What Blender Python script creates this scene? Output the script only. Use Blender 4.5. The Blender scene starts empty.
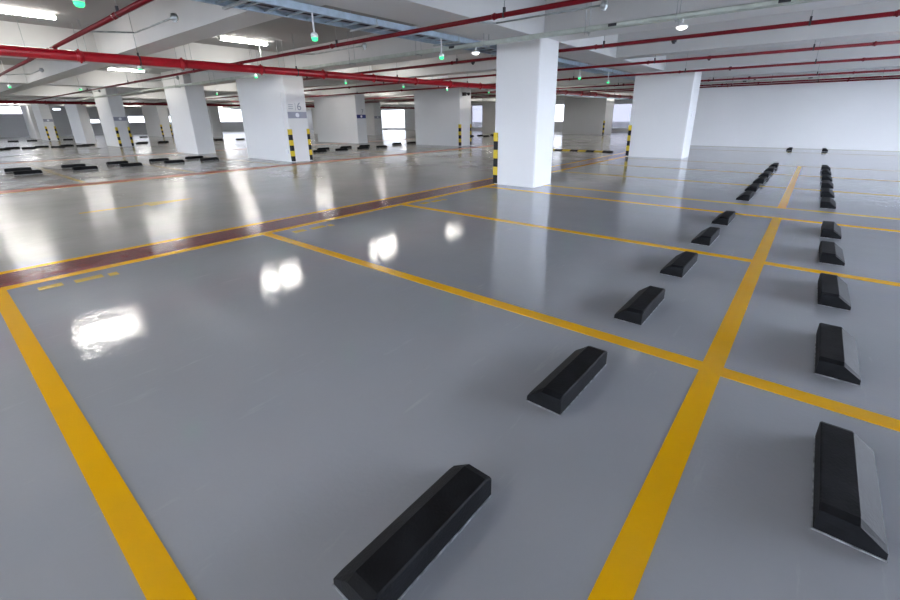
import bpy, math, random
from mathutils import Vector, Matrix
random.seed(7)
SC = bpy.context.scene
COL = SC.collection

# ------------------------------------------------------------------ camera
F_PX, PITCH, ROLL, YAW, HEIGHT, CX, CY = 424.5, 19.17, -0.59, 39.13, 1.35, 458.5, 265.8
_p, _r, _y = (math.radians(v) for v in (PITCH, ROLL, YAW))
fwd = Vector((-math.sin(_y) * math.cos(_p), math.cos(_y) * math.cos(_p), -math.sin(_p)))
rgt = Vector((math.cos(_y), math.sin(_y), 0))
upv = rgt.cross(fwd)
R_ = rgt * math.cos(_r) + upv * math.sin(_r)
U_ = upv * math.cos(_r) - rgt * math.sin(_r)
cam_data = bpy.data.cameras.new('camera')
cam = bpy.data.objects.new('camera', cam_data)
COL.objects.link(cam)
cam.matrix_world = Matrix(((R_.x, U_.x, -fwd.x, 0), (R_.y, U_.y, -fwd.y, 0), (R_.z, U_.z, -fwd.z, HEIGHT), (0, 0, 0, 1)))
cam_data.sensor_width = 36.0
cam_data.lens = F_PX * 36.0 / 900.0
cam_data.shift_x = (450 - CX) / 900.0
cam_data.shift_y = (CY - 300) / 900.0
cam_data.clip_end = 300
SC.camera = cam

# ------------------------------------------------------------------ sky and exposure
LAMP_POWER = 35.0
world = bpy.data.worlds.new('sky')
SC.world = world
world.use_nodes = True
_bg = world.node_tree.nodes['Background']
_bg.inputs[0].default_value = (0.76, 0.84, 1.0, 1)
_bg.inputs[1].default_value = 8.4
SC.view_settings.view_transform = 'Standard'
SC.view_settings.look = 'None'
SC.view_settings.gamma = 1.0
SC.view_settings.use_curve_mapping = False
SC.view_settings.exposure = 1.25
try:
    SC.cycles.max_bounces = 10
    SC.cycles.diffuse_bounces = 6
    SC.cycles.glossy_bounces = 4
    SC.cycles.sample_clamp_indirect = 6.0
    SC.cycles.use_denoising = True
except Exception:
    pass

# ------------------------------------------------------------------ materials
def new_mat(name):
    m = bpy.data.materials.new(name)
    m.use_nodes = True
    return m, m.node_tree.nodes, m.node_tree.links, m.node_tree.nodes['Principled BSDF']

def plain(name, col, rough=0.5, metal=0.0, vary=0.06, scale=6.0, bump=0.0, bscale=60.0, spec=0.5):
    m, n, l, b = new_mat(name)
    tc = n.new('ShaderNodeTexCoord')
    nz = n.new('ShaderNodeTexNoise')
    nz.inputs['Scale'].default_value = scale
    nz.inputs['Detail'].default_value = 5
    l.new(tc.outputs['Object'], nz.inputs['Vector'])
    rp = n.new('ShaderNodeValToRGB')
    rp.color_ramp.elements[0].position = 0.3
    rp.color_ramp.elements[1].position = 0.7
    rp.color_ramp.elements[0].color = tuple(max(0, c * (1 - vary)) for c in col) + (1,)
    rp.color_ramp.elements[1].color = tuple(min(1, c * (1 + vary)) for c in col) + (1,)
    l.new(nz.outputs['Fac'], rp.inputs['Fac'])
    l.new(rp.outputs['Color'], b.inputs['Base Color'])
    b.inputs['Roughness'].default_value = rough
    b.inputs['Metallic'].default_value = metal
    b.inputs['Specular IOR Level'].default_value = spec
    if bump:
        n2 = n.new('ShaderNodeTexNoise')
        n2.inputs['Scale'].default_value = bscale
        n2.inputs['Detail'].default_value = 4
        l.new(tc.outputs['Object'], n2.inputs['Vector'])
        bp = n.new('ShaderNodeBump')
        bp.inputs['Strength'].default_value = bump
        bp.inputs['Distance'].default_value = 0.01
        l.new(n2.outputs['Fac'], bp.inputs['Height'])
        l.new(bp.outputs['Normal'], b.inputs['Normal'])
    return m

def emit(name, col, strength, base=(0.9, 0.9, 0.9)):
    m, n, l, b = new_mat(name)
    b.inputs['Base Color'].default_value = base + (1,)
    b.inputs['Emission Color'].default_value = col + (1,)
    b.inputs['Emission Strength'].default_value = strength
    b.inputs['Roughness'].default_value = 0.4
    return m

def epoxy(name, c1, c2, rough=0.04, ripple=0.06, scuff=(0.62, 0.63, 0.62), scuff_amt=0.3, grain=45):
    """glossy floor coat: soft tone drift, pale scuffs, fine orange-peel relief and slow waves"""
    m, n, l, b = new_mat(name)
    tc = n.new('ShaderNodeTexCoord')
    big = n.new('ShaderNodeTexNoise'); big.inputs['Scale'].default_value = 0.55; big.inputs['Detail'].default_value = 6
    l.new(tc.outputs['Object'], big.inputs['Vector'])
    rp = n.new('ShaderNodeValToRGB')
    rp.color_ramp.elements[0].position = 0.32; rp.color_ramp.elements[0].color = c1 + (1,)
    rp.color_ramp.elements[1].position = 0.7; rp.color_ramp.elements[1].color = c2 + (1,)
    l.new(big.outputs['Fac'], rp.inputs['Fac'])
    mp = n.new('ShaderNodeMapping'); mp.inputs['Scale'].default_value = (9.0, 1.2, 1); mp.inputs['Rotation'].default_value = (0, 0, 0.5)
    l.new(tc.outputs['Object'], mp.inputs['Vector'])
    sc = n.new('ShaderNodeTexNoise'); sc.inputs['Scale'].default_value = 1.3; sc.inputs['Detail'].default_value = 9; sc.inputs['Roughness'].default_value = 0.7
    l.new(mp.outputs['Vector'], sc.inputs['Vector'])
    sr = n.new('ShaderNodeValToRGB')
    sr.color_ramp.elements[0].position = 0.6; sr.color_ramp.elements[0].color = (0, 0, 0, 1)
    sr.color_ramp.elements[1].position = 0.8; sr.color_ramp.elements[1].color = (scuff_amt,) * 3 + (1,)
    l.new(sc.outputs['Fac'], sr.inputs['Fac'])
    mx = n.new('ShaderNodeMix'); mx.data_type = 'RGBA'
    l.new(sr.outputs['Color'], mx.inputs[0])
    l.new(rp.outputs['Color'], mx.inputs[6])
    mx.inputs[7].default_value = scuff + (1,)
    l.new(mx.outputs[2], b.inputs['Base Color'])
    rr = n.new('ShaderNodeMapRange')
    rr.inputs[3].default_value = rough * 0.7; rr.inputs[4].default_value = rough * 1.5
    l.new(big.outputs['Fac'], rr.inputs[0])
    l.new(rr.outputs[0], b.inputs['Roughness'])
    fine = n.new('ShaderNodeTexNoise'); fine.inputs['Scale'].default_value = grain; fine.inputs['Detail'].default_value = 2
    l.new(tc.outputs['Object'], fine.inputs['Vector'])
    wave = n.new('ShaderNodeTexNoise'); wave.inputs['Scale'].default_value = 3.0; wave.inputs['Detail'].default_value = 2
    l.new(tc.outputs['Object'], wave.inputs['Vector'])
    b1 = n.new('ShaderNodeBump'); b1.inputs['Strength'].default_value = ripple; b1.inputs['Distance'].default_value = 0.012
    l.new(fine.outputs['Fac'], b1.inputs['Height'])
    b2 = n.new('ShaderNodeBump'); b2.inputs['Strength'].default_value = ripple * 0.5; b2.inputs['Distance'].default_value = 0.08
    l.new(wave.outputs['Fac'], b2.inputs['Height'])
    l.new(b1.outputs['Normal'], b2.inputs['Normal'])
    l.new(b2.outputs['Normal'], b.inputs['Normal'])
    b.inputs['Specular IOR Level'].default_value = 0.9
    b.inputs['IOR'].default_value = 1.5
    return m

def worn_paint(name, col, worn, amount=0.5, rough=0.16, spec=0.3):
    m, n, l, b = new_mat(name)
    tc = n.new('ShaderNodeTexCoord')
    nz = n.new('ShaderNodeTexNoise'); nz.inputs['Scale'].default_value = 3.5; nz.inputs['Detail'].default_value = 8
    l.new(tc.outputs['Object'], nz.inputs['Vector'])
    rp = n.new('ShaderNodeValToRGB')
    rp.color_ramp.elements[0].position = 0.45; rp.color_ramp.elements[0].color = col + (1,)
    rp.color_ramp.elements[1].position = 0.8
    rp.color_ramp.elements[1].color = tuple(a * (1 - amount) + w * amount for a, w in zip(col, worn)) + (1,)
    l.new(nz.outputs['Fac'], rp.inputs['Fac'])
    l.new(rp.outputs['Color'], b.inputs['Base Color'])
    b.inputs['Roughness'].default_value = rough
    b.inputs['Specular IOR Level'].default_value = spec
    n2 = n.new('ShaderNodeTexNoise'); n2.inputs['Scale'].default_value = 55
    l.new(tc.outputs['Object'], n2.inputs['Vector'])
    bp = n.new('ShaderNodeBump'); bp.inputs['Strength'].default_value = 0.05; bp.inputs['Distance'].default_value = 0.012
    l.new(n2.outputs['Fac'], bp.inputs['Height']); l.new(bp.outputs['Normal'], b.inputs['Normal'])
    return m

M = dict(
    bay=epoxy('bay_epoxy', (0.318, 0.328, 0.354), (0.368, 0.378, 0.406)),
    aisle=epoxy('aisle_epoxy', (0.32, 0.315, 0.305), (0.42, 0.415, 0.40), rough=0.165, ripple=0.10, scuff_amt=0.4, grain=13),
    yellow=worn_paint('yellow_line_paint', (0.84, 0.43, 0.0), (0.76, 0.42, 0.01), 0.6),
    faded=worn_paint('faded_yellow_paint', (0.60, 0.40, 0.05), (0.45, 0.37, 0.16), 0.9),
    red=worn_paint('oxide_red_paint', (0.20, 0.04, 0.042), (0.32, 0.12, 0.11), 0.5),
    oldred=worn_paint('worn_red_paint', (0.34, 0.06, 0.035), (0.40, 0.16, 0.10), 0.6, 0.35, 0.12),
    white=plain('white_wall_paint', (0.78, 0.78, 0.775), 0.55, vary=0.02, scale=0.8),
    wall=plain('pale_wall_paint', (0.86, 0.86, 0.86), 0.6, vary=0.02, scale=0.5),
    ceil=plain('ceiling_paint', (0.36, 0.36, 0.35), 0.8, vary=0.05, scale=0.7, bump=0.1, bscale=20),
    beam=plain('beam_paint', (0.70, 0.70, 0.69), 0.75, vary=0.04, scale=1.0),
    rubber=plain('black_rubber', (0.0075, 0.008, 0.0095), 0.61, vary=0.5, scale=9, bump=0.2, bscale=90, spec=0.14),
    seal=plain('pale_sealant', (0.26, 0.27, 0.29), 0.5, vary=0.7, scale=22),
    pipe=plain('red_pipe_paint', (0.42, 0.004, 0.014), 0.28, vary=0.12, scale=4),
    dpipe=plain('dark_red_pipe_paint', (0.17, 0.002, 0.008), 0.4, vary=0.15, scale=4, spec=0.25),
    steel=plain('galvanised_steel', (0.45, 0.48, 0.48), 0.38, 0.75, vary=0.2, scale=12),
    trunk=plain('zinc_trunking', (0.55, 0.6, 0.54), 0.42, 0.35, vary=0.12, scale=8),
    tray=plain('blue_grey_tray_metal', (0.42, 0.52, 0.62), 0.38, 0.5, vary=0.15, scale=8),
    dark=plain('dark_metal', (0.03, 0.03, 0.035), 0.45, 0.3, vary=0.2),
    guardk=plain('guard_black_rubber', (0.009, 0.009, 0.010), 0.5, spec=0.2),
    guardy=plain('guard_yellow_rubber', (0.72, 0.52, 0.01), 0.45),
    grey=plain('sign_grey_vinyl', (0.34, 0.35, 0.42), 0.5),
    navy=plain('sign_navy_vinyl', (0.05, 0.06, 0.22), 0.5),
    letter=plain('sign_letter_white', (0.85, 0.86, 0.9), 0.5),
    letterg=plain('sign_letter_grey', (0.30, 0.33, 0.38), 0.5),
    plastic=plain('white_plastic', (0.82, 0.83, 0.84), 0.35, vary=0.02),
    tube=emit('lit_tube', (1.0, 0.965, 0.90), LAMP_POWER),
    green=emit('lit_green_lens', (0.03, 0.9, 0.26), 0.75, (0.1, 0.6, 0.3)),
    bulb=emit('lit_bulb', (1.0, 0.98, 0.95), 1.3),
    ground=plain('outside_concrete', (0.32, 0.32, 0.31), 0.8, vary=0.08, scale=0.4),
)

def tinted(name, col):
    m, n, l, b = new_mat(name)
    n.remove(b)
    tr = n.new('ShaderNodeBsdfTransparent'); tr.inputs[0].default_value = col + (1,)
    gl = n.new('ShaderNodeBsdfGlossy'); gl.inputs['Roughness'].default_value = 0.05
    mx = n.new('ShaderNodeMixShader'); mx.inputs[0].default_value = 0.05
    l.new(tr.outputs[0], mx.inputs[1]); l.new(gl.outputs[0], mx.inputs[2])
    l.new(mx.outputs[0], n['Material Output'].inputs['Surface'])
    return m
M['dimpane'] = tinted('strong_sky_dimming_pane', (0.235, 0.23, 0.24))  # deeper tint, added to dim the sky behind two far openings
M['pane'] = tinted('sky_dimming_pane', (0.5, 0.49, 0.48))  # tint added to cut the sky's brightness and its floor reflections

# ------------------------------------------------------------------ mesh helpers
class MB:
    def __init__(s):
        s.v, s.f, s.sm = [], [], []
    def add(s, vs, fs, smooth=False):
        k = len(s.v)
        s.v += [tuple(v) for v in vs]
        s.f += [tuple(i + k for i in f) for f in fs]
        s.sm += [smooth] * len(fs)
    def box(s, a, b):
        (x0, y0, z0), (x1, y1, z1) = a, b
        s.add([(x0, y0, z0), (x1, y0, z0), (x1, y1, z0), (x0, y1, z0), (x0, y0, z1), (x1, y0, z1), (x1, y1, z1), (x0, y1, z1)],
              [(0, 3, 2, 1), (4, 5, 6, 7), (0, 1, 5, 4), (1, 2, 6, 5), (2, 3, 7, 6), (3, 0, 4, 7)])
        return s
    def prism(s, prof, y0, y1, e=0.0, inset=0.0):
        """profile in x-z swept along y, with an end chamfer of length e on which the upper points draw in"""
        n = len(prof)
        zmax = max(p[1] for p in prof)
        rings = []
        for yy, back in ((y0, 1), (y0 + e, 0), (y1 - e, 0), (y1, 1)) if e else ((y0, 0), (y1, 0)):
            rings.append([(x, yy, z - back * inset * (z / zmax)) for x, z in prof])
        vs = [v for r in rings for v in r]
        fs = []
        for k in range(len(rings) - 1):
            for i in range(n):
                j = (i + 1) % n
                fs.append((k * n + i, k * n + j, (k + 1) * n + j, (k + 1) * n + i))
        fs.append(tuple(reversed(range(n)))); fs.append(tuple(range((len(rings) - 1) * n, len(rings) * n)))
        fs = [tuple(reversed(f)) for f in fs]
        s.add(vs, fs); return s
    def cyl(s, p0, p1, r, seg=12, r1=None, caps=True):
        p0, p1 = Vector(p0), Vector(p1)
        r1 = r if r1 is None else r1
        d = (p1 - p0).normalized()
        a = d.orthogonal().normalized(); b = d.cross(a)
        vs = []
        for P, rr in ((p0, r), (p1, r1)):
            for i in range(seg):
                t = 2 * math.pi * i / seg
                vs.append(P + a * (rr * math.cos(t)) + b * (rr * math.sin(t)))
        s.add(vs, [(i, (i + 1) % seg, seg + (i + 1) % seg, seg + i) for i in range(seg)], True)
        if caps:
            k = len(s.v) - 2 * seg
            s.f += [tuple(k + i for i in reversed(range(seg))), tuple(k + seg + i for i in range(seg))]
            s.sm += [False, False]
        return s
    def lathe(s, c, prof, seg=14):
        cx, cy, cz = c
        vs = [(cx + r * math.cos(2 * math.pi * i / seg), cy + r * math.sin(2 * math.pi * i / seg), cz + z) for r, z in prof for i in range(seg)]
        fs = [(k * seg + i, k * seg + (i + 1) % seg, (k + 1) * seg + (i + 1) % seg, (k + 1) * seg + i) for k in range(len(prof) - 1) for i in range(seg)]
        fs.append(tuple(reversed(range(seg)))); fs.append(tuple(range((len(prof) - 1) * seg, len(prof) * seg)))
        s.add(vs, fs, True)
        s.sm[-1] = s.sm[-2] = False
        return s
    def mesh(s, name, mat):
        me = bpy.data.meshes.new(name)
        me.from_pydata(s.v, [], s.f)
        me.polygons.foreach_set('use_smooth', s.sm)
        me.materials.append(M[mat] if isinstance(mat, str) else mat)
        me.update()
        return me
    def build(s, name, mat, parent=None, loc=(0, 0, 0)):
        return link(name, s.mesh(name, mat), parent, loc)

def link(name, me, parent=None, loc=(0, 0, 0)):
    o = bpy.data.objects.new(name, me)
    COL.objects.link(o)
    o.location = loc
    if parent is not None:
        o.parent = parent
    return o

def tag(o, label, cat, group=None):
    o['label'] = label; o['category'] = cat
    if group: o['group'] = group
    return o

def thing(name, label, cat, loc, group=None, rz=0):
    o = bpy.data.objects.new(name, None)
    COL.objects.link(o)
    o.location = loc; o.rotation_euler = (0, 0, rz)
    o.empty_display_size = 0.2
    return tag(o, label, cat, group)

def copy_tree(o, parent=None):
    c = o.copy(); COL.objects.link(c)
    if parent is not None: c.parent = parent
    for ch in [q for q in ALLCH.get(o.name, [])]:
        copy_tree(ch, c)
    return c
ALLCH = {}
def reg(root):
    """remember a finished thing's children so that copies can be made without reading the scene back"""
    kids = {}
    for o in bpy.data.objects:
        if o.parent: kids.setdefault(o.parent.name, []).append(o)
    ALLCH.update(kids)

def struct(o):
    o['kind'] = 'structure'; return o

def text_mesh(body, size, mat, depth=0.002):
    cu = bpy.data.curves.new('lettering', 'FONT')
    cu.body = body; cu.size = size; cu.extrude = depth; cu.align_x = 'CENTER'; cu.align_y = 'CENTER'
    tmp = bpy.data.objects.new('lettering', cu)
    me = bpy.data.meshes.new_from_object(tmp)
    bpy.data.objects.remove(tmp)
    me.materials.clear(); me.materials.append(M[mat])
    return me

ORD = 'first second third fourth fifth sixth seventh eighth ninth tenth eleventh twelfth thirteenth fourteenth fifteenth'.split()

# ------------------------------------------------------------------ building shell
CEIL, SOFFIT = 3.34, 2.74
X0, X1, Y0, Y1 = -62.0, 7.6, -12.0, 40.5
T = 8.0
# floor slab: bay fields and drive aisles are coats of different tone
floor = struct(MB().box((X0, Y0, -0.3), (X1, Y1, -0.004)).build('floor', 'aisle'))
fields = [(-5.25, X1, Y0, 23.7), (-22.2, -13.2, Y0, 23.7), (-38.5, -29.0, Y0, 23.7)]
for a, b, c_, d in fields:
    MB().box((a, c_, -0.02), (b, d, 0.0)).build('bay_coating', 'bay' if b > 0 else 'aisle', floor)
for a, b in ((-13.2, -5.25), (-29.0, -22.2), (X0, -38.5)):
    MB().box((a, Y0, -0.02), (b, 23.7, -0.0005)).build('aisle_coating', 'aisle', floor)
MB().box((X0, 23.7, -0.02), (X1, Y1, -0.0005)).build('aisle_coating', 'aisle', floor)
ZP = 0.0025
def paint(name, x0, x1, y0, y1, mat, z=ZP):
    return MB().box((x0, y0, -0.001), (x1, y1, z)).build(name, mat, floor)
BAY = (0.13, 2.5, 4.87, 7.25)
HW = 0.052
for k in (-1, 0, 1):
    for i, b in enumerate(BAY):
        y = b + k * T
        w = 0.047 if abs(y - 0.13) < 0.01 else HW
        paint('bay_line', -5.13, -0.255, y - w, y + w, 'yellow' if k < 1 else 'faded')
        paint('bay_line', -0.150, 4.85, y - w, y + w, 'yellow' if k < 1 else 'faded')
    paint('centre_line', -0.255, -0.150, BAY[0] + k * T - HW, BAY[3] + k * T + HW, 'yellow', 0.003)
for y in (20.87, 23.25):
    paint('bay_line', -5.2, 4.85, y - HW, y + HW, 'faded')
# red strip with yellow edges beside the first column row, worn strips further off
paint('red_strip', -5.72, -5.24, Y0, 23.6, 'red')
paint('strip_edge_line', -5.24, -5.13, Y0, 23.6, 'yellow')
paint('strip_edge_line', -5.82, -5.72, Y0, 23.6, 'yellow')
for xa, xb in ((-13.05, -12.6), (-22.3, -21.95)):
    paint('red_strip', xa, xb, -2, 23.6, 'oldred')
    paint('strip_edge_line', xb, xb + 0.03, -2, 23.6, 'faded')
    paint('strip_edge_line', xa - 0.03, xa, -2, 23.6, 'faded')
for k in (0, 1):
    for y in (-0.1, 2.3, 4.7, 7.2):
        paint('bay_line', -21.9, -13.3, y + 8.2 * k - 0.05, y + 8.2 * k + 0.05, 'faded')
        paint('bay_line', -38.2, -29.3, y + 8.2 * k - 0.05, y + 8.2 * k + 0.05, 'faded')
# direction arrow in the drive aisle
ar = MB()
pts = [(-8.78, 1.35), (-8.68, 1.35), (-8.68, 2.25), (-8.50, 2.25), (-8.73, 3.0), (-8.96, 2.25), (-8.78, 2.25)]
ar.add([(x, y, ZP) for x, y in pts], [tuple(range(7))])
ar.build('direction_arrow', 'faded', floor)
# stencilled bay number marks at the mouth of the bays (too worn to read)
for yb in (0.35, 2.75, 5.1):
    for j, (dx, w) in enumerate(((0.0, 0.16), (0.02, 0.2), (0.05, 0.07))):
        paint('stencil_mark', -4.98 + dx, -4.88 + dx, yb + j * 0.24, yb + j * 0.24 + w, 'faded')

# ceiling with down-stand beams
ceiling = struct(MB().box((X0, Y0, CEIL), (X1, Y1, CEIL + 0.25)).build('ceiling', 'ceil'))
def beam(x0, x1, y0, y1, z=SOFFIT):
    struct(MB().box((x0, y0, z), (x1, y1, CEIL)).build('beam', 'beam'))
YB = [(-5.24, -4.30), (3.9, 4.84), (-14.6, -13.55), (-24.3, -23.4), (-34.9, -34.0), (-37.6, -36.5), (-47.5, -46.5), (-54.0, -53.0)]
for a, b in YB:
    beam(a, b, Y0, Y1)
xs = sorted(YB)
gaps = [(X0, xs[0][0])] + [(xs[i][1], xs[i + 1][0]) for i in range(len(xs) - 1)] + [(xs[-1][1], X1)]
for a, b in gaps:
    for y in (-8.5, -4.6, -0.4, 3.3, 7.85, 11.6, 16.05, 19.8, 24.2, 28.0, 32.3, 36.0):
        w = 0.5 if round(y * 10) in (-46, 33, 116, 198, 280, 360) else 0.6
        beam(a, b, y, y + w, SOFFIT + (0.003 if w == 0.5 else 0.002))

def wall(name, axis, pos, thick, a, b, openings, mat='wall', top=CEIL):
    """a wall along x (axis 0) or y (axis 1) with rectangular openings (from, to, sill, head)"""
    m = MB()
    def put(s, e, z0, z1):
        if e - s < 1e-4 or z1 - z0 < 1e-4: return
        if axis == 0: m.box((s, pos, z0), (e, pos + thick, z1))
        else: m.box((pos, s, z0), (pos + thick, e, z1))
    cur = a
    for s, e, z0, z1 in sorted(openings):
        put(cur, s, 0, top); put(s, e, 0, z0); put(s, e, z1, top); cur = e
    put(cur, b, 0, top)
    return struct(m.build(name, mat))
wall('wall_back', 0, 23.7, 0.25, -5.3, X1, [])
wall('wall_return', 1, -5.55, 0.25, 23.7, Y1, [])
FAR = [(-61.5, -60.4, 0.9, 3.1), (-59.4, -57.5, 0.9, 3.1), (-52.5, -48.5, 1.0, 2.9), (-46.2, -41.6, 0.15, 2.5), (-36.5, -33.5, 1.0, 2.6),
     (-30.9, -28.4, 0.3, 2.7), (-25.5, -18.9, 0.9, 2.56), (-15.6, -12.9, 0.3, 2.45), (-11.5, -7.0, 0.9, 2.6)]
wall('wall_far', 0, Y1, 0.3, X0, X1, FAR)
LEFT = [(-8, -3, 1.2, 2.9), (-1.0, 7.7, 2.15, 2.9), (8.4, 9.3, 2.45, 2.78), (10.0, 10.7, 2.5, 2.78), (12.7, 13.7, 1.2, 1.65), (16.3, 21.0, 1.2, 1.98), (25.4, 30.0, 1.15, 3.1), (32.5, 37.5, 1.15, 3.1)]
wall('wall_left', 1, X0 - 0.3, 0.3, Y0, Y1, LEFT)
wall('wall_right', 1, X1, 0.25, Y0, Y1, [(3.4, 11.4, 0.12, 3.1), (12.6, 18.2, 0.12, 3.1)])
wall('wall_front', 0, Y0 - 0.25, 0.25, X0, X1, [(x, x + 7.2, 0.6, 3.2) for x in (-44, -20, -12, -4)] )
def panes(axis, pos, openings, start):
    for i, (s_, e_, z0, z1) in enumerate(openings):
        f = MB(); g = MB(); t = 0.05
        def bar(a, b, c, d):
            if axis == 0: f.box((a, pos, c), (b, pos + 0.06, d))
            else: f.box((pos, a, c), (pos + 0.06, b, d))
        bar(s_, e_, z0, z0 + t); bar(s_, e_, z1 - t, z1); bar(s_, s_ + t, z0 + t, z1 - t); bar(e_ - t, e_, z0 + t, z1 - t)
        w = struct(f.build('window_%d' % (start + i), 'white'))
        if axis == 0: g.box((s_ + t, pos + 0.025, z0 + t), (e_ - t, pos + 0.033, z1 - t))
        else: g.box((pos + 0.025, s_ + t, z0 + t), (pos + 0.033, e_ - t, z1 - t))
        g.build('pane', 'pane' if (start + i) not in (6, 8) else 'dimpane', w)
panes(0, Y1 + 0.1, FAR, 1); panes(1, X0 - 0.2, LEFT, 1 + len(FAR))
struct(MB().box((-160, -120, -0.9), (120, 160, -0.35)).build('ground', 'ground'))

# ------------------------------------------------------------------ columns
def guard(col, x, y, sx, sy):
    """striped corner guard: black angle with yellow bands; sx, sy point out of the column"""
    w, t, H = 0.09, 0.012, 1.06
    def angle(z0, z1, t):
        m = MB()
        xa, xb = sorted((x + sx * t, x - sx * w)); ya, yb = sorted((y + sy * t, y))
        m.box((xa, ya, z0), (xb, yb, z1))
        xa, xb = sorted((x + sx * t, x)); ya, yb = sorted((y, y - sy * w))
        m.box((xa, ya, z0), (xb, yb, z1))
        return m
    g = angle(0.02, H, t).build('corner_guard', 'guardk', col)
    n = 6
    step = (H - 0.02) / n
    for i in range(1, n, 2):
        angle(0.02 + i * step, 0.02 + (i + 1) * step, t + 0.003).build('yellow_band', 'guardy', g)

def column(x0, x1, y0, y1, label, guards='', sign=None, mat='white', group=None):
    cx, cy = (x0 + x1) / 2, (y0 + y1) / 2
    c = thing('column', label, 'column', (cx, cy, 0), group)
    a, b, d, e = x0 - cx, x1 - cx, y0 - cy, y1 - cy
    m = MB()
    ch = 0.018
    prof = [(a + ch, d), (b - ch, d), (b, d + ch), (b, e - ch), (b - ch, e), (a + ch, e), (a, e - ch), (a, d + ch)]
    vs = [(x, y, z) for z in (0, (CEIL if x1 in (-20.4, -30.5, -20.9) else SOFFIT) + 0.001) for x, y in prof]
    m.add(vs, [(i, (i + 1) % 8, 8 + (i + 1) % 8, 8 + i) for i in range(8)] + [tuple(reversed(range(8))), tuple(range(8, 16))])
    m.build('shaft', mat, c)
    for g in guards.split():
        sx = 1 if g[0] == 'R' else -1; sy = 1 if g[1] == 'B' else -1
        guard(c, b if sx > 0 else a, e if sy > 0 else d, sx, sy)
    if sign:
        barm, num, big = sign
        w = (y1 - y0) * 0.94
        s = MB().box((b, -w / 2, 1.40), (b + 0.006, w / 2, 1.60)).build('sign_band', barm, c)
        k = MB(); k.cyl((b + 0.006, 0, 1.50), (b + 0.009, 0, 1.50), 0.07, 20); k.build('sign_disc', 'letter', s)
        if num:
            t = link('sign_number', text_mesh(num, 0.34, 'letterg'), c, (b + 0.003, 0.10, 1.76))
            t.rotation_euler = (math.pi / 2, 0, math.pi / 2)
            if big:
                for i, z in enumerate((1.69, 1.75, 1.81)):
                    MB().box((b, -0.29, z), (b + 0.004, -0.12, z + 0.018)).build('sign_line', 'letterg', c)
                MB().box((b, -0.045, 1.65), (b + 0.004, -0.035, 1.87)).build('sign_rule', 'letterg', c)
    return c

colA = column(-5.24, -4.26, 7.68, 8.42, 'broad white column rising between wheel-stop bays and the red floor strip', 'LF')
colB = column(-5.20, -3.36, 15.98, 16.95, 'wide white column in front of the white end wall', 'LF')
colC = column(-16.75, -13.6, 7.93, 8.66, 'wide white column numbered 6 with two striped corner guards', 'RF RB', ('grey', '6', True))
colD = column(-17.2, -14.05, 17.5, 18.42, 'wide white column with two cameras near its top and striped guard', 'RF RB')
colE = column(-22.7, -20.4, 7.55, 8.27, 'white column beside back-to-back wheel stops, without sign or guard')
colF = column(-25.0, -20.9, 16.5, 17.2, 'white column with a navy sign band on its narrow side', '', ('navy', '7', False))
colG = column(-33.2, -30.5, 7.33, 7.97, 'white column with grey sign band and paired striped guards', 'RF RB', ('grey', '', False))
column(-39.6, -36.5, 7.05, 7.56, 'plain white column just beyond the column with grey sign band')
column(-49.5, -46.5, 6.75, 7.35, 'distant column with small grey sign band and thin striped guards', 'RF RB', ('grey', '', False))
column(-56.0, -52.5, 6.9, 7.6, 'distant plain column beside the high strip window')
column(-33.2, -30.5, 16.4, 17.2, 'distant column with striped guards straight behind column 6', 'RF RB')
column(-43.4, -40.3, 16.4, 17.2, 'distant plain column between the guardless column and the bright far window')
column(-50.0, -46.0, 14.4, 15.2, 'distant column whose striped guard shows beside the guardless column', 'RF RB')
column(-56.0, -52.8, 16.4, 17.2, 'far column standing by the wedge-shaped window light')
column(-16.6, -13.1, 34.3, 36.0, 'far olive-tinged column seen in the gap between the two broad columns', 'RF')
column(-16.6, -13.6, 26.0, 26.9, 'far column behind the column with two cameras', 'RF')
for i, (x0, x1, y0) in enumerate(((-25, -21.5, 26.0), (-25, -21.5, 34.5), (-33.4, -30.5, 26.0), (-40, -36.8, 26.0), (-50, -46.6, 26.0))):
    column(x0, x1, y0, y0 + 0.8, 'small distant column towards the bright far openings', '', ('grey', '', False) if i in (0, 2) else None, group='distant columns by the far openings')
# conduit on the numbered column, switch box on the column by the end wall
cd = MB().cyl((1.35, -0.38, 0.35), (1.35, -0.38, 2.2), 0.012, 8).build('conduit', 'plastic', colC)
MB().box((1.29, -0.43, 0.28), (1.41, -0.36, 0.40)).build('junction_box', 'plastic', colC)
MB().box((0.92, -0.2, 1.32), (0.96, -0.02, 1.5)).build('switch_box', 'plastic', colB)

# ------------------------------------------------------------------ wheel stops
W_, H_, L_ = 0.185, 0.098, 0.57
def stop_meshes(sign):
    prof = [(0, 0), (W_, 0), (W_ - 0.002, 0.034), (0.105, H_), (0.006, H_), (0.0, H_ - 0.006)]
    prof = [(sign * x, z) for x, z in prof]
    if sign < 0: prof.reverse()
    body = MB().prism(prof, 0.0, L_, 0.03, 0.012).mesh('body', 'rubber')
    m = MB()
    x0, x1 = sorted((-sign * 0.004, sign * (W_ + 0.003)))
    m.box((x0, -0.004, 0), (x1, L_ + 0.004, 0.005))
    bead = m.mesh('sealant_bead', 'seal')
    hole = MB()
    for yy in (0.12, L_ - 0.12):
        hole.cyl((sign * 0.055, yy, H_ - 0.004), (sign * 0.055, yy, H_ + 0.0006), 0.011, 10)
    return body, bead, hole.mesh('bolt_caps', 'dark')
STOPS = {s: stop_meshes(s) for s in (1, -1)}
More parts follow.
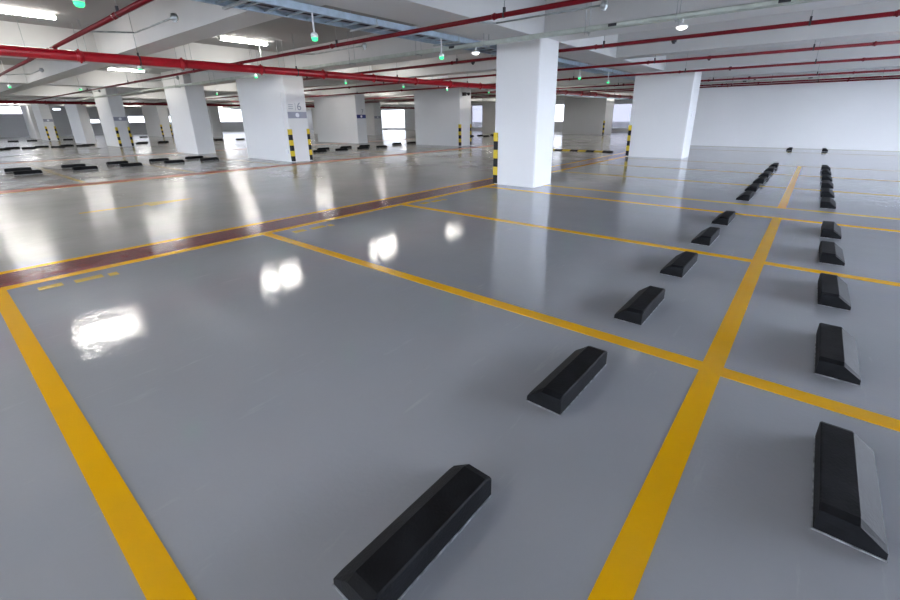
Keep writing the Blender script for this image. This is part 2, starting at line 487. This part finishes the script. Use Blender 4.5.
def wheel_stop(x, y, sign, label, group, parts=True, rz=0.0):
    if not parts:
        o = link('wheel_stop', STOPS[sign][0], None, (x, y, 0.003))
        o.rotation_euler.z = rz
        return tag(o, label, 'wheel stop', group)
    t = thing('wheel_stop', label, 'wheel stop', (x, y, 0.003), group, rz)
    link('body', STOPS[sign][0], t); link('sealant_bead', STOPS[sign][1], t)
    return t
OFF = (0.46, 1.60, 2.84, 3.99, 5.22, 6.37)
ys = [o for o in OFF] + [o + 8.02 for o in OFF] + [22.0]
for i, y in enumerate(ys):
    n = ORD[len(ys) - 1 - i]
    jit = random.uniform(-0.012, 0.012)
    wheel_stop(-0.69 + (0.02 if i > 1 else 0) + jit * 0.5, y + jit - (0.04 if i > 1 else 0), -1, f'black wheel stop on the column side of thick yellow line, {n} from white end wall', 'wheel stops on column side of the thick line', rz=random.uniform(-0.012, 0.012))
    if i:   # the first of this row lies outside the photograph
        jit = random.uniform(-0.012, 0.012)
        wheel_stop(0.256 + jit * 0.5, y + jit - (0.04 if i > 1 else 0), 1, f'black wheel stop across thick yellow line from the columns, {n} from white end wall', 'wheel stops across the thick line from the columns', rz=random.uniform(-0.012, 0.012))
front2 = [1.51, 2.76, 3.91, 5.14, 6.27, 10.85, 11.99, 13.23, 14.41]
back2 = [1.46, 2.72, 3.86, 5.08, 6.24, 10.8, 11.88, 13.18, 14.35, 16.63, 17.79]
for i, y in enumerate(front2):
    wheel_stop(-16.9, y, 1, f'aisle-side wheel stop of a back-to-back pair past the worn red strip, {ORD[i]} in row', 'wheel stops past the worn red strip, aisle side')
for i, y in enumerate(back2):
    wheel_stop(-18.0, y, -1, f'inner wheel stop of a back-to-back pair past the worn red strip, {ORD[i]} in row', 'wheel stops past the worn red strip, inner side')
DIST = ((-33.2, 1, (2.6, 3.62, 4.8, 5.9, 8.8, 10.0, 13.5, 15.0), 'small distant wheel stop in front of the column with grey sign band'),
        (-34.2, -1, (3.1, 4.3, 5.4, 6.4, 9.2, 10.4, 13.9), 'small distant wheel stop just behind the row at the grey sign band'),
        (-46.6, 1, (4.46, 5.49, 7.6, 12.75), 'tiny wheel stop by the distant guarded column'),
        (-43.0, 1, (33.2, 34.8, 36.4, 38.0), 'tiny wheel stop before the tall bright opening'),
        (-19.6, 1, (27.2, 28.4, 30.2, 31.5), 'tiny wheel stop seen past the column with cameras, nearer line'),
        (-20.6, -1, (26.8, 28.0, 29.8), 'tiny wheel stop seen past the column with cameras, farther line'))
for x, sg, lst, lab in DIST:
    for j, y in enumerate(lst):
        wheel_stop(x, y, sg, f'{lab}, {ORD[j]} in line', 'distant wheel stops', parts=False)

# ------------------------------------------------------------------ pipework
PZ, MZ = 2.585, 2.472
def coupling(m, p, axis, r, w=0.035):
    a = Vector((1, 0, 0)) if axis == 0 else Vector((0, 1, 0))
    p = Vector(p)
    m.cyl(p - a * w, p + a * w, r * 1.12, 14)
    m.cyl(p - a * w * 0.45, p + a * w * 0.45, r * 1.22, 14)
    s = Vector((0, 0, 1))
    for sg in (1, -1):
        q = p + s * sg * r * 1.22
        m.cyl(q - a * 0.012 - s * 0.0, q + a * 0.012, r * 0.22, 8)
    return m
def hanger(parent, p, axis, r, top):
    m = MB()
    a = Vector((1, 0, 0)) if axis == 0 else Vector((0, 1, 0))
    p = Vector(p)
    m.cyl(p - a * 0.012, p + a * 0.012, r * 1.12, 14)
    m.box((p.x - 0.014, p.y - 0.014, p.z + r), (p.x + 0.014, p.y + 0.014, p.z + r + 0.055))
    h = m.build('hanger', 'dark', parent)
    MB().cyl((p.x, p.y, p.z + r + 0.05), (p.x, p.y, top), 0.006, 6).build('hanger_rod', 'steel', h)
def top_at(x, y):
    for a, b in YB:
        if a <= x <= b: return SOFFIT
    for yy in (-8.5, -4.6, -0.4, 3.3, 7.85, 11.6, 16.05, 19.8, 24.2, 28.0, 32.3, 36.0):
        if yy - 0.02 <= y <= yy + 0.62: return SOFFIT
    return CEIL

def main_pipe(x, y0, y1, r, label, mat):
    t = thing('main_pipe', label, 'pipe', (x, 0, MZ))
    MB().cyl((0, y0, 0), (0, y1, 0), r, 20).build('pipe_run', mat, t)
    y = y0 + 0.6; k = 0
    while y < y1:
        coupling(MB(), (0, y, 0), 1, r, 0.05).build('coupling', mat, t)
        yy = y + 0.9
        if k % 2 == 0 and yy < y1:
            hanger(t, (0, yy, 0), 1, r, top_at(x, yy) - MZ)
        y += 1.65; k += 1
    return t
MX = -10.15
SKEW = math.radians(2.4)
def main_x(y): return MX - 0.55 + math.tan(SKEW) * y
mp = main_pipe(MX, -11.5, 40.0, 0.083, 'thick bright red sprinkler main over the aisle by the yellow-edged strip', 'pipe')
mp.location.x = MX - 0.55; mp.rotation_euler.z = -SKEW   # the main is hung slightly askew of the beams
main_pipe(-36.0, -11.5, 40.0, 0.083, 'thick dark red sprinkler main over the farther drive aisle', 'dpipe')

BY = (1.98, 5.15, 8.50, 11.75, 14.85, 19.2, 22.1, 23.5)
HEADX = (-2.35, -6.9, -16.0, -25.0)
for i, y in enumerate(BY):
    t = thing('branch_pipe', f'thin dark red sprinkler branch pipe crossing overhead, {ORD[len(BY) - 1 - i]} from white end wall', 'pipe', (0, y, PZ), 'sprinkler branch pipes')
    r = 0.030
    xa, xb = (-13.3 if abs(y - 8.5) < 0.01 else -44.0), X1 - 0.2      # the run level with column 6 stops short of it
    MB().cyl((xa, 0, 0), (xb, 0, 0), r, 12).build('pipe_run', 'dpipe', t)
    MB().cyl((main_x(y), 0, -0.045), (main_x(y), 0, 0.0), 0.04, 12).build('branch_tee', 'pipe', t)
    for x in (0.15, -3.9, -7.4, -11.5, -18.2, -24.5, -32.0):
        if x > xa: coupling(MB(), (x + 0.35, 0, 0), 0, r).build('coupling', 'dpipe', t)
    for x in (-0.4, -3.4, -6.9, -13.1, -18.6, -24.0):
        if x > xa: hanger(t, (x, 0, 0), 0, r, top_at(x, y) - PZ)
    for x in HEADX:      # sprinkler arm parallel to the branch with a pendent head at its end
        if x - 1.6 < xa: continue
        dy = 0.62 if i < 6 else -0.62
        a = MB()
        a.cyl((x - 1.6, 0.02, 0.0), (x - 1.6, dy, 0.06), 0.012, 8)
        a.cyl((x - 1.6, dy, 0.06), (x, dy, 0.06), 0.012, 8)
        arm = a.build('sprinkler_arm', 'steel', t)
        h = MB()
        h.lathe((x, dy, 0.06), [(0.012, 0.045), (0.035, 0.04), (0.048, 0.0), (0.042, -0.035), (0.02, -0.05), (0.03, -0.06), (0.004, -0.064)], 12)
        h.build('sprinkler_head', 'steel' if i < 2 else 'dark', arm)

# ------------------------------------------------------------------ lighting trunking
def trunking(y, label, z=2.562, lamps=()):
    t = thing('light_trunking', label, 'trunking', (0, y, z))
    m = MB()
    xa, xb = -44.0, X1 - 0.2
    m.box((xa, -0.055, 0.0), (xb, -0.045, 0.058)); m.box((xa, 0.045, 0.0), (xb, 0.055, 0.058)); m.box((xa, -0.055, 0.05), (xb, 0.055, 0.058))
    m.box((xa, -0.055, -0.004), (xb, -0.025, 0.006)); m.box((xa, 0.025, -0.004), (xb, 0.055, 0.006))
    m.build('channel', 'trunk', t)
    for x in (1.3, -1.75, -3.0, -4.85, -6.5, -8.6, -11.6, -13.0, -16.0, -19.0, -23.0):
        b = MB()
        b.box((x - 0.02, -0.085, -0.02), (x + 0.02, 0.085, -0.006))
        br = b.build('bracket', 'steel', t)
        for s in (-0.075, 0.075):
            MB().cyl((x, s, -0.05), (x, s, top_at(x, y) - z), 0.005, 6).build('rod', 'steel', br)
    for x in (-0.6, -2.6, -5.6):
        MB().box((x - 0.06, -0.062, 0.012), (x + 0.06, -0.055, 0.05)).build('cover_clip', 'dark', t)
    return t
trunking(6.8, 'pale zinc lighting trunking crossing beside the broad column at the red strip')
trunking(20.9, 'pale zinc lighting trunking running close to the white end wall')
for x, lab in ((-1.68, 'small bright bell lamp under zinc trunking, out over the bays'), (-5.08, 'small bright bell lamp under zinc trunking beside the broad column at the red strip')):
    t = thing('bell_lamp', lab, 'lamp', (x, 6.8, 2.556))
    MB().cyl((0, 0, 0), (0, 0, -0.05), 0.014, 8).build('stem', 'plastic', t)
    MB().lathe((0, 0, -0.05), [(0.02, 0.0), (0.035, -0.012), (0.075, -0.035), (0.08, -0.042), (0.02, -0.043)]).build('shade', 'plastic', t)
    MB().lathe((0, 0, -0.09), [(0.07, 0.0), (0.06, -0.022), (0.03, -0.038), (0.004, -0.042)]).build('bulb', 'bulb', t)

# ------------------------------------------------------------------ cable trays
def cable_tray(x, label, z=2.648, y0=-11.0, y1=40.0, wide=0.5):
    t = thing('cable_tray', label, 'cable tray', (x, 0, z))
    h = wide / 2
    for s in (-1, 1):
        m = MB()
        m.box((s * h - 0.006, y0, 0), (s * h + 0.006, y1, 0.085))
        xa, xb = sorted((s * h, s * (h - 0.03)))
        m.box((xa, y0, 0), (xb, y1, 0.006)); m.box((xa, y0, 0.079), (xb, y1, 0.085))
        m.build('side_rail', 'tray', t)
    rung = MB().box((-h + 0.006, -0.02, 0.012), (h - 0.006, 0.02, 0.03)).mesh('rung', 'tray')
    y = y0 + 0.2
    while y < 24:
        link('rung', rung, t, (0, y, 0)); y += 0.3
    for j, (dx, rr) in enumerate(((-0.09, 0.018), (-0.03, 0.022), (0.04, 0.016), (0.09, 0.02))):
        MB().cyl((dx, y0, 0.03 + rr), (dx, y1, 0.03 + rr), rr, 8).build('cable', 'dark' if j % 2 else 'grey', t)
    y = 0.9
    while y < 24:
        b = MB().box((-h - 0.06, y - 0.02, -0.025), (h + 0.06, y + 0.02, 0.0)).build('support_bar', 'steel', t)
        for s in (-1, 1):
            MB().cyl((s * (h + 0.045), y, -0.025), (s * (h + 0.045), y, top_at(x, y) - z), 0.006, 6).build('rod', 'steel', b)
        y += 1.9
    return t
cable_tray(-5.60, 'blue-grey metal cable tray hung above the yellow-edged red floor strip', y1=23.5)
cable_tray(-12.55, 'blue-grey metal cable tray above the worn red strip by column 6')

# ------------------------------------------------------------------ bay sensors with green lenses
def sensor(x, y, z, top, label, group):
    t = thing('bay_sensor', label, 'sensor light', (x, y, z), group)
    MB().cyl((0, 0, 0.075), (0, 0, top - z), 0.011, 8).build('stem', 'plastic', t)
    MB().lathe((0, 0, 0.0), [(0.040, 0.02), (0.047, 0.028), (0.047, 0.055), (0.034, 0.075), (0.014, 0.085)]).build('housing', 'plastic', t)
    MB().lathe((0, 0, 0.0), [(0.006, -0.022), (0.028, -0.017), (0.039, 0.0), (0.042, 0.021)]).build('green_lens', 'green', t)
    return t
def rung_y(y):
    return -10.8 + 0.3 * round((y + 10.8) / 0.3)
for i, y in enumerate((1.26, 3.66, 6.18, 11.9, 14.0, 17.0)):
    sensor(-5.36, y, 2.34, 2.6485, f'green-lit bay sensor hanging along the yellow-edged red strip, {ORD[i]} along the bays', 'green bay sensors along the yellow-edged strip')
for i, y in enumerate((3.7, 6.4, 9.4, 12.0, 14.5, 17.5, 20.5)):
    sensor(-12.31, y, 2.46, 2.6485, f'green-lit bay sensor hanging by the worn red strip, {ORD[i]} along it', 'green bay sensors by the worn strip')
for i, y in enumerate((2.6, 4.5, 9.4, 12.9)):
    sensor(-21.9, y, 2.5, CEIL, f'tiny green-lit bay sensor over the farther drive aisle, {ORD[i]} along it', 'distant green bay sensors')

# ------------------------------------------------------------------ fluorescent battens
fx = {}
def batten(x, y, label, group):
    t = thing('batten_light', label, 'ceiling light', (x, y, CEIL), group)
    if not fx:
        m = MB().box((-0.045, -0.62, -0.045), (0.045, 0.62, 0.0)); fx['h'] = m.mesh('housing', 'plastic')
        m = MB().prism([(-0.055, -0.046), (-0.045, -0.078), (0.045, -0.078), (0.055, -0.046)], -0.6, 0.6); fx['t'] = m.mesh('tube_diffuser', 'tube')
        m = MB().box((-0.06, 0.6, -0.083), (0.06, 0.622, -0.03)); m2 = MB().box((-0.06, -0.622, -0.083), (0.06, -0.6, -0.03))
        fx['e'] = (m.mesh('end_cap', 'plastic'), m2.mesh('end_cap', 'plastic'))
    link('housing', fx['h'], t); link('tube_diffuser', fx['t'], t)
    for e in fx['e']: link('end_cap', e, t)
ROWS = ((-12.1, 'lit fluorescent batten over the worn red strip by column 6'), (-22.0, 'lit fluorescent batten over the row of guardless columns'), (-32.5, 'small lit batten over the column with grey sign band'),
        (-42.5, 'tiny lit batten past the column with grey sign band'), (-52.5, 'tiny lit batten close to the high strip window'))
for x, lab in ROWS:
    for j, y in enumerate((1.8, 6.12, 10.3, 14.4, 18.6, 22.6, 26.8, 31.0, 35.0)):
        batten(x, y, f'{lab}, {ORD[j]} in its row', 'ceiling battens')

for j, y in enumerate((-1.7, -6.2, -10.4)):  # extra battens added out of view to brighten the floor
    for k, x in enumerate((-3.4, -7.4, -12.1, -17.0)):
        if True:
            batten(x, y, f'added unseen fill batten near the open front side, {ORD[j]} line in, {ORD[k]} across', 'ceiling battens')

# ------------------------------------------------------------------ small things
for k, (dx, lab) in enumerate(((0.10, 'small black security camera on the column, beside the second camera'), (0.32, 'small dark round security camera mounted next to the boxy one'))):
    t = thing('security_camera', lab, 'camera', (-14.05, 17.55 + dx * 1.6, 2.5))
    MB().box((0.0, -0.03, 0.0), (0.06, 0.03, 0.05)).build('bracket', 'dark', t)
    if k == 0:
        MB().box((0.05, -0.07, -0.11), (0.2, 0.07, 0.05)).build('body', 'dark', t)
    else:
        MB().lathe((0.12, 0, 0), [(0.07, 0.05), (0.08, 0.02), (0.075, -0.03), (0.045, -0.075), (0.005, -0.09)]).build('body', 'dark', t)
# striped speed bump across the aisle
sb = thing('speed_bump', 'yellow and black striped speed bump lying across the drive aisle', 'speed bump', (-9.0, 17.3, 0.0))
seg = MB().prism([(0, 0), (0.36, 0), (0.30, 0.03), (0.22, 0.05), (0.14, 0.05), (0.06, 0.03)], 0, 0.34)
ma, mb = seg.mesh('black_segment', 'guardk'), seg.mesh('yellow_segment', 'guardy')
for i in range(16):
    o = link('yellow_segment' if i % 2 else 'black_segment', mb if i % 2 else ma, sb, (2.75 - 0.35 * i, 0, 0.0))
    o.rotation_euler = (0, 0, math.pi / 2)
